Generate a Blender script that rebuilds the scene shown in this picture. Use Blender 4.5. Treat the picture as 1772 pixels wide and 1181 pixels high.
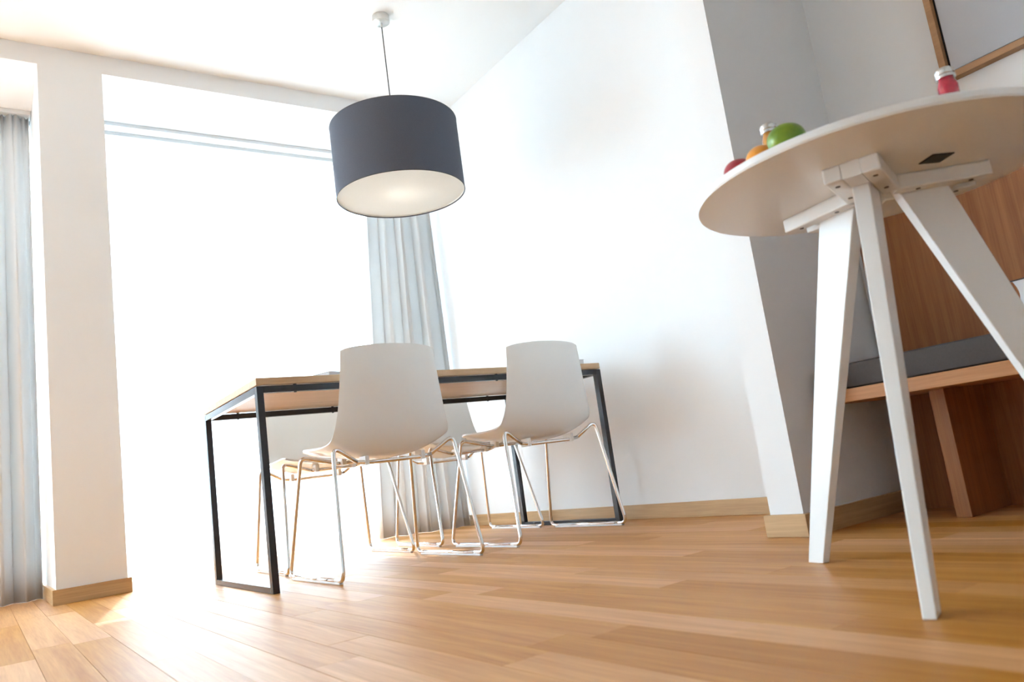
import bpy, bmesh, math, random
from mathutils import Vector, Matrix
random.seed(7)
S = bpy.context.scene
for o in list(bpy.data.objects):
    bpy.data.objects.remove(o)
COL = S.collection

# ------------------------------------------------------------------ camera
CAM_H = 0.2972
cy, sy = math.cos(0.6202), math.sin(0.6202)
cp, sp = math.cos(0.1663), math.sin(0.1663)
F = Vector((sy*cp, cy*cp, sp)); R0 = Vector((cy, -sy, 0)); U0 = R0.cross(F)
rc, rs = math.cos(-0.1383), math.sin(-0.1383)
RR = R0*rc + U0*rs; UU = -R0*rs + U0*rc
cd = bpy.data.cameras.new('camera'); cam = bpy.data.objects.new('camera', cd); COL.objects.link(cam)
cam.matrix_world = Matrix(((RR.x, UU.x, -F.x, 0), (RR.y, UU.y, -F.y, 0), (RR.z, UU.z, -F.z, CAM_H), (0, 0, 0, 1)))
cd.sensor_width = 36.0; cd.lens = 1328.3*36/1772
cd.clip_start = 0.02
cd.dof.use_dof = True; cd.dof.focus_distance = 3.1; cd.dof.aperture_fstop = 4.5
S.camera = cam

# ------------------------------------------------------------------ world, sun, exposure
W = bpy.data.worlds.new('sky'); S.world = W; W.use_nodes = True
bg = W.node_tree.nodes['Background']; bg.inputs[0].default_value = (0.62, 0.81, 1.0, 1); bg.inputs[1].default_value = 7.5
sd = bpy.data.lights.new('sun', 'SUN'); sun = bpy.data.objects.new('sun', sd); COL.objects.link(sun)
sd.energy = 5.0; sd.angle = math.radians(1.2); sd.color = (1.0, 0.98, 0.95)
el = math.radians(47.7)
sdir = Vector((-0.224*math.cos(el), -0.975*math.cos(el), -math.sin(el)))
sun.rotation_euler = sdir.to_track_quat('-Z', 'Y').to_euler()
sun.location = (3, 9, 7)
S.view_settings.view_transform = 'Standard'; S.view_settings.look = 'None'
S.view_settings.gamma = 1; S.view_settings.use_curve_mapping = False
S.view_settings.exposure = 1.92

# ------------------------------------------------------------------ dimensions
ZC, ZB = 2.628, 2.528              # ceiling, bulkhead underside
XR, XL, YB = 2.517, -2.6, -2.2     # right wall, left wall, wall behind the camera
YC, YG, YO = 3.959, 4.95, 5.10     # pillar face, glazing, outside face
XC0, XC1 = 0.267, 0.545            # pillar
XW = -2.1                         # left end of the left window bay

# ------------------------------------------------------------------ materials
def mat(name, col, rough=0.6, metal=0.0, spec=0.5, bump=0.0, bscale=200.0, coat=0.0, vary=0.0, vscale=6.0):
    m = bpy.data.materials.new(name); m.use_nodes = True
    nt = m.node_tree; b = nt.nodes['Principled BSDF']
    b.inputs['Base Color'].default_value = (*col, 1); b.inputs['Roughness'].default_value = rough
    b.inputs['Metallic'].default_value = metal; b.inputs['Specular IOR Level'].default_value = spec
    b.inputs['Coat Weight'].default_value = coat
    tc = nt.nodes.new('ShaderNodeTexCoord')
    if vary:
        n = nt.nodes.new('ShaderNodeTexNoise'); n.inputs['Scale'].default_value = vscale; n.inputs['Detail'].default_value = 4
        r = nt.nodes.new('ShaderNodeMix'); r.data_type = 'RGBA'
        r.inputs[6].default_value = (*[c*(1-vary) for c in col], 1); r.inputs[7].default_value = (*[min(1, c*(1+vary)) for c in col], 1)
        nt.links.new(tc.outputs['Object'], n.inputs['Vector']); nt.links.new(n.outputs[0], r.inputs[0]); nt.links.new(r.outputs[2], b.inputs['Base Color'])
    if bump:
        n = nt.nodes.new('ShaderNodeTexNoise'); n.inputs['Scale'].default_value = bscale; n.inputs['Detail'].default_value = 3
        k = nt.nodes.new('ShaderNodeBump'); k.inputs['Strength'].default_value = bump; k.inputs['Distance'].default_value = 0.002
        nt.links.new(tc.outputs['Object'], n.inputs['Vector']); nt.links.new(n.outputs[0], k.inputs['Height']); nt.links.new(k.outputs[0], b.inputs['Normal'])
    return m

def wood(name, c0, c1, axis=1, rough=0.45, scale=1.0, tone=0.0, world=False, spec=0.5):
    """grain runs along the given axis; tone = per-object random shade"""
    m = bpy.data.materials.new(name); m.use_nodes = True
    nt = m.node_tree; b = nt.nodes['Principled BSDF']; L = nt.links.new
    b.inputs['Roughness'].default_value = rough; b.inputs['Specular IOR Level'].default_value = spec
    if world:
        src = nt.nodes.new('ShaderNodeNewGeometry').outputs['Position']
    else:
        src = nt.nodes.new('ShaderNodeTexCoord').outputs['Object']
    oi = nt.nodes.new('ShaderNodeObjectInfo')
    off = nt.nodes.new('ShaderNodeVectorMath'); off.operation = 'SCALE'; off.inputs[0].default_value = (37, 53, 71)
    L(oi.outputs['Random'], off.inputs['Scale'])
    add = nt.nodes.new('ShaderNodeVectorMath'); L(src, add.inputs[0]); L(off.outputs[0], add.inputs[1])
    mp = nt.nodes.new('ShaderNodeMapping'); sc = [34*scale]*3; sc[axis] = 1.6*scale
    mp.inputs['Scale'].default_value = sc; L(add.outputs[0], mp.inputs[0])
    n = nt.nodes.new('ShaderNodeTexNoise'); n.inputs['Scale'].default_value = 1; n.inputs['Detail'].default_value = 5; n.inputs['Distortion'].default_value = 0.6
    L(mp.outputs[0], n.inputs['Vector'])
    mp2 = nt.nodes.new('ShaderNodeMapping'); sc = [210*scale]*3; sc[axis] = 7*scale
    mp2.inputs['Scale'].default_value = sc; L(add.outputs[0], mp2.inputs[0])
    n2 = nt.nodes.new('ShaderNodeTexNoise'); n2.inputs['Scale'].default_value = 1; n2.inputs['Detail'].default_value = 2; L(mp2.outputs[0], n2.inputs['Vector'])
    mx = nt.nodes.new('ShaderNodeMath'); mx.operation = 'MULTIPLY_ADD'; mx.inputs[1].default_value = 0.35
    L(n2.outputs[0], mx.inputs[0])
    mm = nt.nodes.new('ShaderNodeMath'); mm.operation = 'MULTIPLY'; mm.inputs[1].default_value = 0.65; L(n.outputs[0], mm.inputs[0]); L(mm.outputs[0], mx.inputs[2])
    cr = nt.nodes.new('ShaderNodeValToRGB'); cr.color_ramp.elements[0].position = 0.3; cr.color_ramp.elements[1].position = 0.68
    cr.color_ramp.elements[0].color = (*c0, 1); cr.color_ramp.elements[1].color = (*c1, 1); L(mx.outputs[0], cr.inputs[0])
    hs = nt.nodes.new('ShaderNodeHueSaturation'); L(cr.outputs[0], hs.inputs['Color'])
    mr = nt.nodes.new('ShaderNodeMapRange'); mr.inputs[3].default_value = 1-tone; mr.inputs[4].default_value = 1+tone*0.7
    L(oi.outputs['Random'], mr.inputs[0]); L(mr.outputs[0], hs.inputs['Value'])
    ms = nt.nodes.new('ShaderNodeMapRange'); ms.inputs[3].default_value = 1+tone*0.6; ms.inputs[4].default_value = 1-tone*0.6
    L(oi.outputs['Random'], ms.inputs[0]); L(ms.outputs[0], hs.inputs['Saturation'])
    L(hs.outputs[0], b.inputs['Base Color'])
    k = nt.nodes.new('ShaderNodeBump'); k.inputs['Strength'].default_value = 0.12; k.inputs['Distance'].default_value = 0.001
    L(n2.outputs[0], k.inputs['Height']); L(k.outputs[0], b.inputs['Normal'])
    return m

def cloth(name, col, transp, transl, weave=900.0, tcol=None):
    m = bpy.data.materials.new(name); m.use_nodes = True
    nt = m.node_tree; L = nt.links.new; nt.nodes.remove(nt.nodes['Principled BSDF']); out = nt.nodes['Material Output']
    d = nt.nodes.new('ShaderNodeBsdfDiffuse'); t = nt.nodes.new('ShaderNodeBsdfTranslucent'); x = nt.nodes.new('ShaderNodeBsdfTransparent')
    tc = nt.nodes.new('ShaderNodeTexCoord'); n = nt.nodes.new('ShaderNodeTexNoise'); n.inputs['Scale'].default_value = weave; n.inputs['Detail'].default_value = 2
    L(tc.outputs['Object'], n.inputs['Vector'])
    mc = nt.nodes.new('ShaderNodeMix'); mc.data_type = 'RGBA'; mc.inputs[6].default_value = (*[c*0.9 for c in col], 1); mc.inputs[7].default_value = (*[min(1, c*1.08) for c in col], 1)
    L(n.outputs[0], mc.inputs[0]); L(mc.outputs[2], d.inputs[0])
    t.inputs[0].default_value = (*(tcol or col), 1)
    a = nt.nodes.new('ShaderNodeMixShader'); a.inputs[0].default_value = transl; L(d.outputs[0], a.inputs[1]); L(t.outputs[0], a.inputs[2])
    if transp:
        e = nt.nodes.new('ShaderNodeMixShader'); e.inputs[0].default_value = transp; L(a.outputs[0], e.inputs[1]); L(x.outputs[0], e.inputs[2]); L(e.outputs[0], out.inputs[0])
    else:
        L(a.outputs[0], out.inputs[0])
    return m

def pane_mat(name):
    m = bpy.data.materials.new(name); m.use_nodes = True
    nt = m.node_tree; L = nt.links.new; nt.nodes.remove(nt.nodes['Principled BSDF']); out = nt.nodes['Material Output']
    x = nt.nodes.new('ShaderNodeBsdfTransparent'); x.inputs[0].default_value = (0.96, 0.98, 0.97, 1); g = nt.nodes.new('ShaderNodeBsdfGlossy'); g.inputs['Roughness'].default_value = 0.02
    e = nt.nodes.new('ShaderNodeMixShader'); e.inputs[0].default_value = 0.06; L(x.outputs[0], e.inputs[1]); L(g.outputs[0], e.inputs[2]); L(e.outputs[0], out.inputs[0])
    return m

def emit(name, col, strength):
    m = bpy.data.materials.new(name); m.use_nodes = True
    b = m.node_tree.nodes['Principled BSDF']; b.inputs['Base Color'].default_value = (*col, 1)
    b.inputs['Emission Color'].default_value = (*col, 1); b.inputs['Emission Strength'].default_value = strength
    return m

M_wall = mat('wall_paint', (0.90, 0.905, 0.91), 0.7, bump=0.08, bscale=160, vary=0.012)
M_beige = mat('rear_wall_paint', (0.90, 0.89, 0.87), 0.7, bump=0.08, bscale=160)
M_ceil = mat('ceiling_paint', (0.91, 0.91, 0.90), 0.8, bump=0.05, bscale=160)
M_floor = wood('oak_floor', (0.48, 0.19, 0.046), (0.71, 0.36, 0.12), 1, 0.46, 1.0, 0.2, True, 0.5)
M_under = mat('floor_joint', (0.22, 0.13, 0.07), 0.8)
M_base = wood('oak_baseboard_y', (0.47, 0.28, 0.125), (0.66, 0.43, 0.21), 1, 0.45)
M_basex = wood('oak_baseboard_x', (0.47, 0.28, 0.125), (0.66, 0.43, 0.21), 0, 0.45)
M_table = wood('oak_tabletop', (0.52, 0.33, 0.17), (0.68, 0.47, 0.28), 0, 0.4)
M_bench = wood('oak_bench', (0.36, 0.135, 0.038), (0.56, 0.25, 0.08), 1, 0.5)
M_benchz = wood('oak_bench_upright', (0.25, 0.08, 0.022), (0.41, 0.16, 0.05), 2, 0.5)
M_frame = wood('oak_picture_frame', (0.38, 0.2, 0.09), (0.52, 0.29, 0.14), 1, 0.5)
M_black = mat('black_steel', (0.02, 0.023, 0.032), 0.27, 0.0, 0.5, bump=0.05)
M_chrome = mat('chrome', (0.78, 0.77, 0.76), 0.12, 1.0)
M_lid = mat('silver_lid', (0.6, 0.59, 0.57), 0.16, 1.0)
M_nickel = mat('brushed_nickel', (0.66, 0.65, 0.63), 0.3, 1.0)
M_shell = mat('white_plastic_shell', (0.95, 0.94, 0.93), 0.24, 0, 0.5, coat=0.15)
_nt = M_shell.node_tree; _t = _nt.nodes.new('ShaderNodeBsdfTranslucent'); _t.inputs[0].default_value = (0.9, 0.86, 0.80, 1)
_x = _nt.nodes.new('ShaderNodeMixShader'); _x.inputs[0].default_value = 0.2
_nt.links.new(_nt.nodes['Principled BSDF'].outputs[0], _x.inputs[1]); _nt.links.new(_t.outputs[0], _x.inputs[2]); _nt.links.new(_x.outputs[0], _nt.nodes['Material Output'].inputs[0])
M_clear = mat('white_plastic_glide', (0.85, 0.85, 0.86), 0.3)
M_white = mat('white_lacquer', (0.87, 0.865, 0.85), 0.32, 0, 0.5)
M_sheer = cloth('sheer_voile', (0.90, 0.91, 0.92), 0.20, 0.15, 700)
M_grey = cloth('grey_curtain_fabric', (0.83, 0.825, 0.815), 0.0, 0.34, 500, (0.80, 0.79, 0.78))
M_shade = mat('dark_grey_lamp_fabric', (0.10, 0.11, 0.14), 0.85, 0, 0.3, bump=0.25, bscale=500, vary=0.18, vscale=350)
M_lining = mat('white_lamp_lining', (0.85, 0.83, 0.78), 0.7)
M_diff = cloth('lamp_diffuser', (0.9, 0.88, 0.85), 0.0, 0.55, 300)
M_bulb = emit('warm_bulb', (1.0, 0.93, 0.84), 5.0)
M_cord = mat('dark_cord', (0.06, 0.06, 0.065), 0.6)
M_upv = mat('white_window_frame', (0.74, 0.75, 0.75), 0.4)
M_pane = pane_mat('window_glass')
M_cush = mat('dark_grey_cushion_fabric', (0.085, 0.074, 0.071), 0.9, 0, 0.2, bump=0.3, bscale=600, vary=0.12, vscale=200)
M_screw = mat('dark_screw', (0.12, 0.1, 0.09), 0.4, 0.8)
M_stick = mat('black_pad', (0.02, 0.022, 0.02), 0.7)
M_conc = mat('terrace_stone', (0.33, 0.32, 0.30), 0.9, vary=0.08, vscale=3)

# ------------------------------------------------------------------ mesh helpers
def link(name, bm, m, parent=None, smooth=False, loc=None):
    me = bpy.data.meshes.new(name); bm.normal_update(); bm.to_mesh(me); bm.free()
    if smooth:
        for p in me.polygons: p.use_smooth = True
    if m: me.materials.append(m)
    o = bpy.data.objects.new(name, me); COL.objects.link(o)
    if parent: o.parent = parent
    if loc: o.location = loc
    return o

def boxbm(x0, x1, y0, y1, z0, z1, bev=0.0, seg=2, bm=None):
    bm = bm or bmesh.new()
    v = [bm.verts.new((x, y, z)) for x in (x0, x1) for y in (y0, y1) for z in (z0, z1)]
    fs = [bm.faces.new([v[i] for i in f]) for f in ((0, 1, 3, 2), (4, 6, 7, 5), (0, 4, 5, 1), (2, 3, 7, 6), (0, 2, 6, 4), (1, 5, 7, 3))]
    if bev:
        es = list({e for f in fs for e in f.edges})
        bmesh.ops.bevel(bm, geom=es, offset=bev, segments=seg, affect='EDGES', profile=0.5)
    return bm

def box(name, x0, x1, y0, y1, z0, z1, m, parent=None, bev=0.0):
    return link(name, boxbm(x0, x1, y0, y1, z0, z1, bev), m, parent)

def fillet(pts, rads, n=6):
    out = [Vector(pts[0])]
    for i in range(1, len(pts)-1):
        a, b, c = Vector(pts[i-1]), Vector(pts[i]), Vector(pts[i+1]); r = rads[i]
        d1 = (a-b).normalized(); d2 = (c-b).normalized(); ang = d1.angle(d2)
        t = min(r/math.tan(ang/2), (a-b).length*0.48, (c-b).length*0.48)
        p0, p1 = b+d1*t, b+d2*t
        for k in range(n+1):
            s = k/n; out.append(p0*(1-s)**2 + b*2*s*(1-s) + p1*s*s)
    out.append(Vector(pts[-1])); return out

def tubebm(pts, r, n=10, bm=None):
    bm = bm or bmesh.new(); pts = [Vector(p) for p in pts]
    prev = None; rings = []
    for i, p in enumerate(pts):
        t = (pts[min(i+1, len(pts)-1)] - pts[max(i-1, 0)]).normalized()
        if prev is None:
            u = t.orthogonal().normalized()
        else:
            u = (prev - t*prev.dot(t)).normalized()
        prev = u; w = t.cross(u)
        rings.append([bm.verts.new(p + (u*math.cos(2*math.pi*k/n) + w*math.sin(2*math.pi*k/n))*r) for k in range(n)])
    for a, b in zip(rings, rings[1:]):
        for k in range(n): bm.faces.new((a[k], a[(k+1) % n], b[(k+1) % n], b[k]))
    bm.faces.new(rings[0][::-1]); bm.faces.new(rings[-1]); return bm

def lathebm(prof, n=48, bm=None, cx=0, cy=0, closed=False):
    """prof: list of (r,z); r=0 ends become poles"""
    bm = bm or bmesh.new(); rings = []
    for r, z in prof:
        rings.append([bm.verts.new((cx, cy, z))] if r < 1e-6 else [bm.verts.new((cx+r*math.cos(2*math.pi*k/n), cy+r*math.sin(2*math.pi*k/n), z)) for k in range(n)])
    pairs = list(zip(rings, rings[1:])) + ([(rings[-1], rings[0])] if closed else [])
    for a, b in pairs:
        for k in range(n):
            k2 = (k+1) % n
            if len(a) == 1 and len(b) == 1: continue
            if len(a) == 1: bm.faces.new((a[0], b[k2], b[k]))
            elif len(b) == 1: bm.faces.new((a[k], a[k2], b[0]))
            else: bm.faces.new((a[k], a[k2], b[k2], b[k]))
    bmesh.ops.recalc_face_normals(bm, faces=bm.faces); return bm

def autosmooth(o, deg=35):
    for p in o.data.polygons: p.use_smooth = True
    o.data.set_sharp_from_angle(angle=math.radians(deg)); return o

def tag(o, label, cat, group=None):
    o['label'] = label; o['category'] = cat
    if group: o['group'] = group
    return o
def thing(name, label, cat, loc=(0, 0, 0), rz=0, group=None):
    o = bpy.data.objects.new(name, None); COL.objects.link(o); o.location = loc; o.rotation_euler = (0, 0, rz)
    o.empty_display_size = 0.1
    return tag(o, label, cat, group)
def struct(o): o['kind'] = 'structure'; return o

# ------------------------------------------------------------------ room shell
floor = struct(box('floor', XL, XR, YB, YO, -0.12, -0.004, M_under))
PW, PL, GAP = 0.0933, 1.02, 0.0011
unit = bpy.data.meshes.new('plank')
ub = boxbm(-0.5, 0.5, -0.5, 0.5, -0.5, 0.5); ub.to_mesh(unit); ub.free(); unit.materials.append(M_floor)
fixed = {0: 1.91, 6: 1.09, 10: 1.30, 3: 2.62, 8: 0.75, 1: 1.22}
restbm = bmesh.new(); row0 = math.floor((XL-0.3)/PW)
for row in range(row0, 40):
    x0 = max(XL, 0.297+row*PW); x1 = min(XR, 0.297+(row+1)*PW)
    if x1-x0 < 0.004: continue
    y = fixed.get(row, random.uniform(0, PL)); y -= PL*math.ceil((y-YB)/PL)
    while y < YO:
        L_ = PL
        a, b = max(y, YB), min(y+L_, YO); y += L_
        if b-a < 0.01: continue
        dz = random.uniform(0, 0.0004)
        if row >= -9 and b > 0:
            p = bpy.data.objects.new('plank', unit); COL.objects.link(p); p.parent = floor
            p.scale = (x1-x0-GAP, b-a-GAP, 0.004); p.location = ((x0+x1)/2, (a+b)/2, -0.002-dz)
        else:
            boxbm(x0+GAP/2, x1-GAP/2, a+GAP/2, b-GAP/2, -0.004, -dz, bm=restbm)
rest = link('planks', restbm, M_floor, floor); rest['kind'] = 'stuff'

struct(box('ceiling', XL-0.12, XR+0.12, YB-0.12, YO, ZC, ZC+0.12, M_ceil))
struct(box('wall_right', XR, XR+0.12, YB-0.12, YO, -0.12, ZC, M_wall))
struct(box('wall_left', XL-0.12, XL, YB-0.12, YO, -0.12, ZC, M_wall))
struct(box('wall_back', XL, XR, YB-0.12, YB, -0.12, ZC, M_beige))
struct(box('wall_bulkhead', XL, XR, YC, YO, ZB, ZC, M_wall))
struct(box('wall_pillar', XC0, XC1, YC, YO, 0, ZB, M_wall))
struct(box('wall_window_left', XL, XW, YC, YO, 0, ZB, M_wall))
XP, YP0, YP1 = 1.938, 1.4065, 1.5215
struct(box('wall_partition', XP, XR, YP0, YP1, 0, ZC, M_wall))
BH, BT = 0.064, 0.015
def baseboard(name, x0, x1, y0, y1, m):
    return struct(box(name, x0, x1, y0, y1, 0, BH, m, bev=0.0012))
baseboard('baseboard_right', XR-BT, XR, YP1+BT, YG-0.06, M_base)
baseboard('baseboard_niche', XR-BT, XR, YB, -0.91, M_base)
baseboard('baseboard_left', XL, XL+BT, YB, YC, M_base)
baseboard('baseboard_window_left', XL+BT, XW, YC-BT, YC, M_basex)
baseboard('baseboard_back', XL+BT, XR-BT, YB, YB+BT, M_basex)
baseboard('baseboard_partition_end', XP-BT, XP, YP0-BT, YP1+BT, M_base)
baseboard('baseboard_partition_front', XP, XR-BT, YP0-BT, YP0, M_basex)
baseboard('baseboard_partition_rear', XP, XR-BT, YP1, YP1+BT, M_basex)
baseboard('baseboard_pillar_front', XC0-BT, XC1+BT, YC-BT, YC, M_basex)
baseboard('baseboard_pillar_left', XC0-BT, XC0, YC, YG-0.06, M_base)
baseboard('baseboard_pillar_right', XC1, XC1+BT, YC, YG-0.06, M_base)

# windows
def window(n, x0, x1):
    w = bpy.data.objects.new('window_%d' % n, None); COL.objects.link(w); w.location = ((x0+x1)/2, YG, 0); struct(w)
    hw = (x1-x0)/2
    box('bottom_rail', -hw, hw, -0.06, 0.06, 0, 0.155, M_upv, w, 0.004)
    box('top_rail', -hw, hw, -0.04, 0.04, ZB-0.07, ZB, M_upv, w, 0.004)
    for s in (-1, 1):
        a, b = sorted((s*hw, s*(hw-0.06)))
        box('jamb', a, b, -0.04, 0.04, 0.155, ZB-0.07, M_upv, w, 0.004)
    box('pane', -hw+0.05, hw-0.05, -0.004, 0.004, 0.15, ZB-0.065, M_pane, w)
window(1, XW, XC0); window(2, XC1, XR)
struct(box('ground', -14, 14, YO, 26, -0.3, -0.12, M_conc))

# ------------------------------------------------------------------ curtains
def curtain(bot, top, z0, z1, n, amp, m, nu, origin, seed=1, pleat=0.25, nz=16, hem=0.0):
    """bot/top: plan start and end points; folds perpendicular to the run"""
    rng = random.Random(seed); bm = bmesh.new()
    ph = [rng.uniform(-0.5, 0.5) for _ in range(n+3)]; am = [rng.uniform(0.6, 1.15) for _ in range(n+3)]
    b0, b1, t0, t1 = (Vector((*p, 0)) for p in (*bot, *top)); g = []
    for j in range(nz+1):
        s = j/nz; z = z0+(z1-z0)*s
        p0, p1 = b0.lerp(t0, s), b1.lerp(t1, s); d = (p1-p0).normalized(); nn = Vector((d.y, -d.x, 0)); row = []
        k = 1-(1-pleat)*max(0, (s-0.45)/0.55)**1.6
        for i in range(nu+1):
            u = i/nu; q = u*n; a = int(q); f = q-a
            w = am[a]*(1-f)+am[a+1]*f; phs = ph[a]*(1-f)+ph[a+1]*f
            c = 2*math.pi*q + phs*(1-s*0.5)
            off = amp*k*w*math.tanh(2.2*math.sin(c)) + amp*0.10*math.sin(2.3*c+seed+s*2)*(0.3+0.7*(1-s)) 
            along = amp*0.45*k*math.sin(2*c)
            sharp = amp*0.35*max(0, (s-0.93)/0.07)*math.sin(6*math.pi*q)
            zz = z + (hem*math.sin(c) if j == 0 else 0)
            P = p0.lerp(p1, u) + nn*(off+sharp) + d*along*min(1, 8*u, 8*(1-u))
            row.append(bm.verts.new((P.x-origin[0], P.y-origin[1], zz)))
        g.append(row)
    for a, b in zip(g, g[1:]):
        for i in range(nu): bm.faces.new((a[i], a[i+1], b[i+1], b[i]))
    return bm

def solid(o, t):
    md = o.modifiers.new('thickness', 'SOLIDIFY'); md.thickness = t; md.offset = 0; return o

ZT = ZB-0.024
o = link('grey_curtain', curtain(((2.00, 4.47), (2.475, 4.17)), ((2.15, 4.44), (2.475, 4.20)), 0.003, ZT, 4, 0.060, M_grey, 170, (2.26, 4.31), 3), M_grey, None, True, (2.26, 4.31, 0))
tag(solid(o, 0.002), 'light grey floor-length curtain bunched against the right wall behind the dining chairs', 'curtain', 'grey curtains')
o = link('grey_curtain', curtain(((-0.50, 4.50), (0.247, 4.50)), ((-0.50, 4.50), (0.255, 4.50)), 0.002, ZT, 8, 0.042, M_grey, 210, (-0.13, 4.50), 11), M_grey, None, True, (-0.13, 4.50, 0))
tag(solid(o, 0.002), 'grey floor-length curtain at the left edge, left of the white pillar', 'curtain', 'grey curtains')
o = link('sheer_curtain', curtain(((XC1+0.02, 4.62), (2.50, 4.62)), ((XC1+0.02, 4.62), (2.50, 4.62)), 0.014, ZT, 17, 0.016, M_sheer, 260, (1.52, 4.62), 5, 0.5), M_sheer, None, True, (1.52, 4.62, 0))
tag(o, 'white sheer curtain glowing with daylight behind the dining table', 'curtain', 'sheer curtains')
o = link('sheer_curtain', curtain(((-0.52, 4.62), (XC0-0.02, 4.62)), ((-0.52, 4.62), (XC0-0.02, 4.62)), 0.014, ZT, 13, 0.03, M_sheer, 220, (-0.13, 4.62), 9, 0.5), M_sheer, None, True, (-0.13, 4.62, 0))  # added unseen sheer, bunched to cut direct window light on the left grey curtain
tag(o, 'unseen white sheer curtain added behind the left grey curtain to block daylight on it', 'curtain', 'sheer curtains')
for x0, x1, lb in ((XC1, XR, 'white ceiling curtain track above the large bright window'), (XW, XC0, 'short visible white curtain track above the left grey curtain')):
    t = thing('curtain_track', lb, 'curtain rail', ((x0+x1)/2, 4.55, ZB), 0, 'curtain tracks'); hw = (x1-x0)/2-0.003
    box('rail', -hw, hw, -0.085, -0.015, -0.022, 0, M_upv, t, 0.002)
    box('rail', -hw, hw, 0.035, 0.105, -0.022, 0, M_upv, t, 0.002)

# ------------------------------------------------------------------ pendant lamp
LX, LY = 1.702, 3.125
t = thing('pendant_lamp', 'large dark grey drum pendant lamp hanging from the ceiling over the table', 'lamp', (LX, LY, ZC))
autosmooth(link('canopy', lathebm([(0, -0.04), (0.036, -0.04), (0.042, -0.036), (0.042, 0), (0, 0)], 40), M_nickel, t))
autosmooth(link('cord_grip', lathebm([(0, -0.062), (0.005, -0.062), (0.006, -0.04), (0, -0.04)], 16), M_nickel, t))
link('cord', tubebm([(0, 0, -0.06), (0, 0, -0.72)], 0.0028, 8), M_cord, t, True)
zt_, zb_ = 2.03-ZC, 1.672-ZC; LR = 0.309
sh = autosmooth(link('shade', lathebm([(LR, zb_), (LR, zt_), (LR-0.003, zt_), (LR-0.003, zb_)], 96, closed=True), M_shade, t))
autosmooth(link('lining', lathebm([(LR-0.0035, zb_+0.003), (LR-0.0035, zt_-0.003), (LR-0.005, zt_-0.003), (LR-0.005, zb_+0.003)], 96, closed=True), M_lining, sh))
for z in (zb_, zt_):
    ring = [(math.cos(a*math.pi/48)*(LR-0.001), math.sin(a*math.pi/48)*(LR-0.001), z) for a in range(97)]
    link('rim', tubebm(ring, 0.0022, 6), M_cord, sh, True)
autosmooth(link('diffuser', lathebm([(0, zb_+0.008), (LR-0.006, zb_+0.008), (LR-0.006, zb_+0.011), (0, zb_+0.011)], 96), M_diff, t))
for k in range(3):
    a = k*2*math.pi/3+0.4
    link('spoke', tubebm([(0.012*math.cos(a), 0.012*math.sin(a), zt_-0.05), ((LR-0.002)*math.cos(a), (LR-0.002)*math.sin(a), zt_-0.002)], 0.002, 6), M_nickel, t, True)
autosmooth(link('socket', lathebm([(0, -0.715), (0.016, -0.715), (0.018, -0.78), (0, -0.78)], 24), M_nickel, t))
link('bulb', lathebm([(0, -0.86)]+[(0.032*math.sin(a*math.pi/12), -0.828-0.032*math.cos(a*math.pi/12)) for a in range(1, 10)]+[(0.012, -0.78), (0, -0.78)], 24), M_bulb, t, True)

# ------------------------------------------------------------------ dining table
TX0, TX1, TY0, TY1, TZ = 0.8073, 2.4107, 2.6996, 3.4882, 0.74
tcx, tcy = (TX0+TX1)/2, (TY0+TY1)/2; hx, hy = (TX1-TX0)/2, (TY1-TY0)/2
dt = thing('dining_table', 'rectangular oak dining table on a slim black steel frame', 'table', (tcx, tcy, 0))
box('tabletop', -hx, hx, -hy, hy, TZ-0.026, TZ, M_table, dt, 0.0015)
FT = TZ-0.030; TB = 0.024
for sx in (-1, 1):
    xa, xb = sorted((sx*hx, sx*(hx-TB)))
    for s in (-1, 1):
        ya, yb = sorted((s*hy, s*(hy-TB*1.25)))
        box('leg', xa, xb, ya, yb, 0, FT, M_black, dt, 0.0012)
    box('floor_bar', xa, xb, -hy+TB*1.25, hy-TB*1.25, 0, TB*0.9, M_black, dt, 0.0012)
    box('end_rail', xa, xb, -hy+TB*1.25, hy-TB*1.25, FT-TB, FT, M_black, dt, 0.0012)
for s in (-1, 1):
    ya, yb = sorted((s*hy, s*(hy-TB)))
    box('side_rail', -hx+TB, hx-TB, ya, yb, FT-TB, FT, M_black, dt, 0.0012)
    for px in (-0.66, -0.22, 0.22, 0.66):
        link('spacer', lathebm([(0, FT), (0.006, FT), (0.006, TZ-0.026), (0, TZ-0.026)], 12, None, px, (ya+yb)/2), M_black, dt)
        link('bolt', lathebm([(0, FT-TB-0.003), (0.005, FT-TB-0.003), (0.005, FT-TB), (0, FT-TB)], 10, None, px, (ya+yb)/2), M_black, dt)

# ------------------------------------------------------------------ chairs
def cat(P, s):
    n = len(P)-1; q = s*n; i = min(int(q), n-1); f = q-i
    a, b, c, d = (Vector(P[max(0, min(n, i+k))]) for k in (-1, 0, 1, 2))
    return 0.5*((2*b)+(c-a)*f+(2*a-5*b+4*c-d)*f*f+(3*b-a-3*c+d)*f**3)
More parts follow.
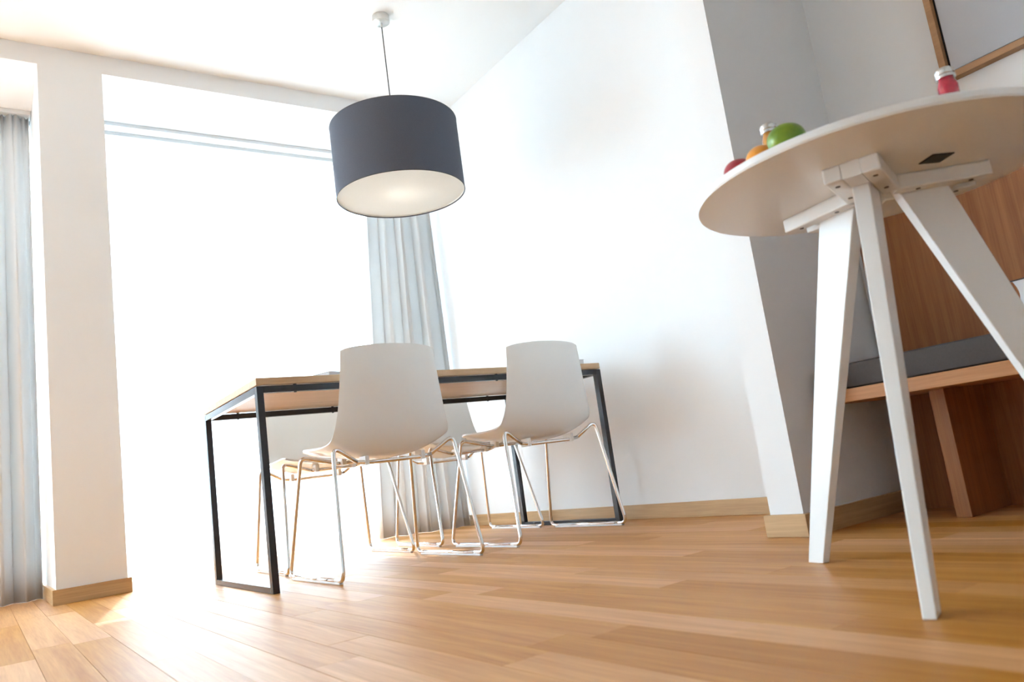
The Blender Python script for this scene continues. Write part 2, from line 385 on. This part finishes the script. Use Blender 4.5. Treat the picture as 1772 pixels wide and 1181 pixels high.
# rows: centre (y,z), edge (y,z), half width
PROF = [(-0.262, 0.826, -0.222, 0.815, 0.190), (-0.262, 0.74, -0.220, 0.735, 0.197), (-0.258, 0.65, -0.214, 0.648, 0.207), (-0.252, 0.565, -0.206, 0.57, 0.219),
        (-0.236, 0.490, -0.194, 0.515, 0.233), (-0.198, 0.436, -0.168, 0.486, 0.240), (-0.13, 0.417, -0.105, 0.477, 0.240), (-0.04, 0.418, -0.03, 0.476, 0.239),
        (0.06, 0.430, 0.06, 0.480, 0.236), (0.15, 0.446, 0.14, 0.484, 0.231), (0.205, 0.449, 0.182, 0.477, 0.219)]
def shellbm(th=0.009):
    NU, NV = 20, 44; g = []
    for j in range(NV+1):
        s = j/NV
        c = cat([(p[0], p[1], 0) for p in PROF], s); e = cat([(p[2], p[3], 0) for p in PROF], s); w = cat([(p[4], 0, 0) for p in PROF], s).x
        row = []
        # rounded top corners and front corners
        cut = 1.0
        for i in range(NU+1):
            u = -1+2*i/NU; k = abs(u)**2.3
            yz = c.lerp(e, k); row.append(Vector((w*u, yz.x, yz.y)))
        g.append(row)
    # round the four free corners by pulling them in
    for j in range(NV+1):
        for i in range(NU+1):
            u = abs(-1+2*i/NU); s = j/NV
            for end, amt in ((0, 0.005), (1, 0.03)):
                ds = abs(s-end)
                if ds < 0.06 and u > 0.8:
                    f = ((u-0.8)/0.2)**2*(1-ds/0.06)**2*amt; jj = 6 if end == 0 else NV-6
                    d = (g[jj][i]-g[j][i])
                    if d.length > 1e-6: g[j][i] = g[j][i]+d.normalized()*f
    bm = bmesh.new()
    V = [[bm.verts.new(p) for p in r] for r in g]
    for a, b in zip(V, V[1:]):
        for i in range(NU): bm.faces.new((a[i], b[i], b[i+1], a[i+1]))
    bm.normal_update(); bmesh.ops.recalc_face_normals(bm, faces=bm.faces)
    return bm
def make_chair():
    r = thing('shell_chair', '', 'chair', group='white shell chairs around the dining table')
    sh = link('shell', shellbm(), M_shell, r, True)
    md = sh.modifiers.new('thickness', 'SOLIDIFY'); md.thickness = 0.008; md.offset = 0
    b = sh.modifiers.new('round_edge', 'BEVEL'); b.width = 0.0025; b.segments = 2; b.limit_method = 'ANGLE'; b.angle_limit = math.radians(50)
    q = 0.0075
    for s in (-1, 1):
        P = [(s*0.28, -0.2, q+0.004), (s*0.28, -0.275, q+0.004), (s*0.246, -0.205, 0.466), (s*0.15, -0.185, 0.404)]
        link('leg', tubebm(fillet(P, (0, 0.03, 0.022, 0)), q), M_chrome, r, True)
        P = [(s*0.28, 0.2, q+0.004), (s*0.28, 0.27, q+0.004), (s*0.238, 0.155, 0.460), (s*0.10, 0.12, 0.420)]
        link('leg', tubebm(fillet(P, (0, 0.03, 0.022, 0)), q), M_chrome, r, True)
        link('sled_bar', tubebm([(s*0.28, -0.205, q+0.004), (s*0.28, 0.205, q+0.004)], q), M_chrome, r, True)
        link('glide', boxbm(s*0.28-0.007, s*0.28+0.007, -0.25, 0.235, 0, 0.009, 0.002), M_clear, r)
    link('crossbar', tubebm([(-0.152, -0.186, 0.405), (-0.10, -0.183, 0.399), (0.10, -0.183, 0.399), (0.152, -0.186, 0.405)], q), M_chrome, r, True)
    link('crossbar', tubebm([(-0.102, 0.121, 0.4205), (0.102, 0.121, 0.4205)], q), M_chrome, r, True)
    for s in (-1, 1):
        link('bracket', boxbm(s*0.115-0.008, s*0.115+0.008, -0.195, -0.14, 0.390, 0.424, 0.002), M_shell, r)
        link('bracket', boxbm(s*0.085-0.009, s*0.085+0.009, 0.095, 0.145, 0.411, 0.443, 0.002), M_shell, r)
    return r
def copy_tree(o, parent=None):
    c = o.copy(); COL.objects.link(c); c.parent = parent
    for ch in list(o.children): copy_tree(ch, c)
    return c
proto = make_chair()
spots = [(1.277, 2.820, 0.0, 'white shell chair with its back to us, left of the near pair'),
         (2.020, 2.835, 0.0, 'white plastic shell chair with its back to us, nearest the right wall'),
         (1.325, 3.470, math.pi-0.05, 'white shell chair facing us across the table, on the left'),
         (2.035, 3.450, math.pi-0.05, 'white shell chair across the table facing us, beside the grey bunched curtain')]
for i, (x, y, a, lb) in enumerate(spots):
    c = proto if i == 0 else copy_tree(proto)
    c.location = (x, y, 0); c.rotation_euler = (0, 0, a); c['label'] = lb

# ------------------------------------------------------------------ round table
RX, RY, RZ, RAD = 1.493, 0.773, 0.79, 0.347
rt = thing('round_table', 'round white table on three splayed tapering board legs in the foreground', 'table', (RX, RY, 0))
autosmooth(link('tabletop', lathebm([(0, RZ), (RAD-0.004, RZ), (RAD-0.001, RZ-0.002), (RAD, RZ-0.006), (RAD, RZ-0.013), (RAD-0.002, RZ-0.017), (RAD-0.09, RZ-0.028), (0, RZ-0.028)], 128), M_white, rt), 14)
ZU = RZ-0.028
for ang in (79, 199.3, 319):
    a = math.radians(ang); d = Vector((math.cos(a), math.sin(a), 0)); w = Vector((-d.y, d.x, 0)); th = 0.016
    def quad(r0, r1, z, t): return [d*r0-w*t+Vector((0, 0, z)), d*r1-w*t+Vector((0, 0, z)), d*r1+w*t+Vector((0, 0, z)), d*r0+w*t+Vector((0, 0, z))]
    bm = bmesh.new(); A = [bm.verts.new(p) for p in quad(0.03, 0.127, ZU, th)]; B = [bm.verts.new(p) for p in quad(0.328, 0.373, 0.0, th*0.62)]
    bm.faces.new(A[::-1]); bm.faces.new(B)
    for k in range(4): bm.faces.new((A[k], A[(k+1) % 4], B[(k+1) % 4], B[k]))
    bmesh.ops.recalc_face_normals(bm, faces=bm.faces)
    bmesh.ops.bevel(bm, geom=list(bm.edges), offset=0.002, segments=2, affect='EDGES', profile=0.5)
    link('leg', bm, M_white, rt)
    mt = bpy.data.objects.new('leg_mount', None); COL.objects.link(mt); mt.parent = rt; mt.location = (0, 0, ZU); mt.rotation_euler = (0, 0, a)
    for s in (-1, 1):
        ya, yb = sorted((s*0.0165, s*0.049))
        bm = boxbm(0.025, 0.205, ya, yb, -0.030, 0, 0.003)
        link('cleat', bm, M_white, mt)
        for rr in (0.07, 0.17):
            link('screw', lathebm([(0, -0.0312), (0.0045, -0.0312), (0.0045, -0.0295), (0, -0.0295)], 12, None, rr, s*0.033), M_screw, mt)
    link('end_block', boxbm(0.128, 0.204 if ang == 199.3 else 0.15, -0.0165, 0.0165, -0.0295, 0, 0.0005), M_white, mt)
pd = box('underside_pad', -0.022, 0.022, -0.022, 0.022, ZU-0.0022, ZU, M_stick, rt, 0.0005)
pd.location = (1.479-RX, 0.637-RY, 0); pd.rotation_euler = (0, 0, math.radians(62))

# things on the round table
def jar(label, x, y, col):
    t = thing('spice_jar', label, 'jar', (x, y, RZ), 0, 'small jars on the round table')
    mg = bpy.data.materials.new('jar_glass'); mg.use_nodes = True; b = mg.node_tree.nodes['Principled BSDF']
    b.inputs['Base Color'].default_value = (*col, 1); b.inputs['Roughness'].default_value = 0.08; b.inputs['Transmission Weight'].default_value = 0.25; b.inputs['Coat Weight'].default_value = 0.6
    n = mg.node_tree.nodes.new('ShaderNodeTexNoise'); n.inputs['Scale'].default_value = 140
    mx = mg.node_tree.nodes.new('ShaderNodeMix'); mx.data_type = 'RGBA'; mx.inputs[6].default_value = (*[c*0.55 for c in col], 1); mx.inputs[7].default_value = (*[min(1, c*1.3) for c in col], 1)
    tc = mg.node_tree.nodes.new('ShaderNodeTexCoord'); mg.node_tree.links.new(tc.outputs['Object'], n.inputs['Vector'])
    mg.node_tree.links.new(n.outputs[0], mx.inputs[0]); mg.node_tree.links.new(mx.outputs[2], b.inputs['Base Color'])
    autosmooth(link('glass_body', lathebm([(0, 0), (0.015, 0), (0.017, 0.003), (0.017, 0.078), (0.0145, 0.088), (0.0125, 0.092), (0.0125, 0.096), (0, 0.096)], 28), mg, t))
    autosmooth(link('lid', lathebm([(0.0135, 0.093), (0.0165, 0.0935), (0.0168, 0.098), (0.0155, 0.100), (0.0165, 0.102), (0.0160, 0.109), (0.012, 0.113), (0, 0.1145), (0, 0.094), (0.0135, 0.094)], 28), M_lid, t))
jar('small jar with silver lid and red contents standing alone near the table edge', 1.447, 0.576, (0.72, 0.035, 0.08))
jar('small jar with silver lid and orange contents behind the green apple', 1.302, 0.852, (0.85, 0.33, 0.05))
def fruit(name, label, x, y, r, c0, c1, squash=0.92, dimple=True, stem=True, bump=0):
    t = thing(name, label, 'fruit', (x, y, RZ), random.uniform(0, 6), 'fruit on the round table')
    m = bpy.data.materials.new(name+'_skin'); m.use_nodes = True; nt = m.node_tree; b = nt.nodes['Principled BSDF']; b.inputs['Roughness'].default_value = 0.33
    tc = nt.nodes.new('ShaderNodeTexCoord'); n = nt.nodes.new('ShaderNodeTexNoise'); n.inputs['Scale'].default_value = 22; n.inputs['Detail'].default_value = 3
    cr = nt.nodes.new('ShaderNodeValToRGB'); cr.color_ramp.elements[0].position = 0.35; cr.color_ramp.elements[1].position = 0.7
    cr.color_ramp.elements[0].color = (*c0, 1); cr.color_ramp.elements[1].color = (*c1, 1)
    nt.links.new(tc.outputs['Object'], n.inputs['Vector']); nt.links.new(n.outputs[0], cr.inputs[0]); nt.links.new(cr.outputs[0], b.inputs['Base Color'])
    if bump:
        n2 = nt.nodes.new('ShaderNodeTexNoise'); n2.inputs['Scale'].default_value = 350; k = nt.nodes.new('ShaderNodeBump'); k.inputs['Strength'].default_value = bump; k.inputs['Distance'].default_value = 0.001
        nt.links.new(tc.outputs['Object'], n2.inputs['Vector']); nt.links.new(n2.outputs[0], k.inputs['Height']); nt.links.new(k.outputs[0], b.inputs['Normal'])
    prof = []; N = 22
    for i in range(N+1):
        a = math.pi*i/N; rr = r*math.sin(a); z = -r*squash*math.cos(a)
        if dimple:
            rr *= 1+0.06*math.cos(a)*-1
            z -= r*0.16*math.exp(-(a-math.pi)**2/0.08); z += r*0.06*math.exp(-a**2/0.06)
        prof.append((rr if 0 < i < N else 0, z))
    zmin = min(z for _, z in prof); prof = [(q, z-zmin) for q, z in prof]
    link('flesh', lathebm(prof, 36), m, t, True)
    if stem:
        zt = prof[-1][1]
        link('stem', tubebm([(0, 0, zt-0.002), (0.001, 0, zt+0.006), (0.004, 0.001, zt+0.013)], 0.0014, 6), mat(name+'_stem', (0.12, 0.08, 0.04), 0.8), t, True)
    else:
        zt = prof[-1][1]
        link('calyx', lathebm([(0, zt+0.0008), (0.003, zt), (0, zt-0.001)], 6), mat(name+'_calyx', (0.16, 0.2, 0.06), 0.8), t)
fruit('apple', 'green apple lying at the near edge of the round table', 1.222, 0.768, 0.0345, (0.06, 0.18, 0.004), (0.28, 0.39, 0.02), 0.9, True, False)
fruit('clementine', 'small orange fruit between the green apple and the red fruit', 1.244, 0.842, 0.029, (0.80, 0.27, 0.02), (0.92, 0.40, 0.05), 0.93, False, False, 0.4)
fruit('apple', 'red apple at the left edge of the round table', 1.262, 0.909, 0.031, (0.30, 0.015, 0.03), (0.48, 0.035, 0.05), 0.95, True, False)

# ------------------------------------------------------------------ bench, cushion, books
BX = 2.08; BY0, BY1 = -0.9, 1.385
bn = thing('bench', 'oak bench on upright board supports in the niche behind the round table', 'bench', (BX, BY1, 0))
box('seat_board', 0, 2.485-BX, BY0-BY1, 0, 0.360, 0.398, M_bench, bn, 0.0015)
for y in (1.093, 0.05, -0.88):
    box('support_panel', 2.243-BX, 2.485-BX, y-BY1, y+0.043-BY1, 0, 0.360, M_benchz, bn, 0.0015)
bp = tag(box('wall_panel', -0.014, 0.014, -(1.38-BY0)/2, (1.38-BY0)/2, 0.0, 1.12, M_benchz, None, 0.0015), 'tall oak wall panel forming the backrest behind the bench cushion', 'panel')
bp.location = (2.502, (1.38+BY0)/2, 0)
cu = box('bench_cushion', BX+0.002, 2.486, BY0+0.01, BY1-0.004, 0.398, 0.472, M_cush, None, 0.016)
tag(cu, 'long dark grey fabric cushion lying on the oak bench', 'cushion'); autosmooth(cu, 40)
def book(label, x0, x1, y0, y1, z0, z1, mc, band):
    t = thing('book', label, 'book', ((x0+x1)/2, (y0+y1)/2, z0), 0, 'books on the bench'); hx, hy, h = (x1-x0)/2, (y1-y0)/2, z1-z0
    box('cover', -hx, hx, -hy, hy, h-0.003, h, mc, t, 0.0008); box('cover', -hx, hx, -hy, hy, 0, 0.003, band, t, 0.0008)
    box('spine', -hx, hx, -hy, -hy+0.003, 0.003, h-0.003, mc, t)
    bm = bmesh.new(); n = 8; A = []
    for i in range(n+1):
        s = i/n; z = 0.003+(h-0.006)*s; yy = hy-0.004-0.010*math.sin(math.pi*s)
        A.append([bm.verts.new(p) for p in ((-hx+0.004, -hy+0.003, z), (hx-0.004, -hy+0.003, z), (hx-0.004, yy, z), (-hx+0.004, yy, z))])
    for a, b in zip(A, A[1:]):
        for k in range(4): bm.faces.new((a[k], a[(k+1) % 4], b[(k+1) % 4], b[k]))
    bm.faces.new(A[0][::-1]); bm.faces.new(A[-1]); bmesh.ops.recalc_face_normals(bm, faces=bm.faces)
    link('pages', bm, M_page, t)
M_page = mat('book_pages', (0.74, 0.74, 0.76), 0.8, bump=0.2, bscale=900)
M_dk = mat('dark_book_cover', (0.03, 0.03, 0.035), 0.4); M_bl = mat('blue_book_cover', (0.03, 0.12, 0.25), 0.4)
book('pale lower book with a blue cover under the dark book on the bench', 2.20, 2.36, 0.60, 0.832, 0.472, 0.528, M_bl, M_bl)
book('thick dark-covered book on top of the stack on the bench', 2.20, 2.36, 0.60, 0.845, 0.528, 0.603, M_dk, M_dk)

# ------------------------------------------------------------------ picture
PY1, PY0, PZ0, PZ1 = 1.0, 0.2, 1.297, 1.88
pc = thing('framed_picture', 'framed pale grey picture hanging on the wall above the bench', 'picture', (XR, (PY0+PY1)/2, PZ0))
ph_ = (PY1-PY0)/2; PH = PZ1-PZ0; fw = 0.020
box('backing', -0.012, -0.001, -ph_+0.005, ph_-0.005, 0.005, PH-0.005, M_stick, pc)
mp_ = mat('picture_paper', (0.50, 0.51, 0.545), 0.35, vary=0.06, vscale=2.5)
box('picture_panel', -0.018, -0.012, -ph_+fw+0.008, ph_-fw-0.008, fw+0.008, PH-fw-0.008, mp_, pc)
for s in (-1, 1):
    ya, yb = sorted((s*ph_, s*(ph_-fw)))
    box('frame_side', -0.034, 0, ya, yb, 0, PH, M_frame, pc, 0.001)
    za, zb = (0, fw) if s < 0 else (PH-fw, PH)
    box('frame_rail', -0.034, 0, -ph_+fw, ph_-fw, za, zb, M_frame, pc, 0.001)

# ------------------------------------------------------------------ things on the dining table
mg_ = mat('grey_paper_cover', (0.36, 0.38, 0.42), 0.45)
def mag(label, x, y, w, d, h, rz, m):
    t = thing('magazine', label, 'magazine', (x, y, TZ), rz, 'magazines on the dining table')
    box('cover', -w/2, w/2, -d/2, d/2, h-0.0015, h, m, t); box('pages', -w/2+0.002, w/2-0.002, -d/2+0.002, d/2-0.002, 0, h-0.0015, M_page, t)
mag('grey magazine lying on the dining table end nearest the left window', 1.20, 2.90, 0.30, 0.22, 0.022, 0.35, mg_)
mag('grey magazine lying on the dining table behind the right chair', 2.25, 2.84, 0.21, 0.20, 0.026, 0.0, mg_)
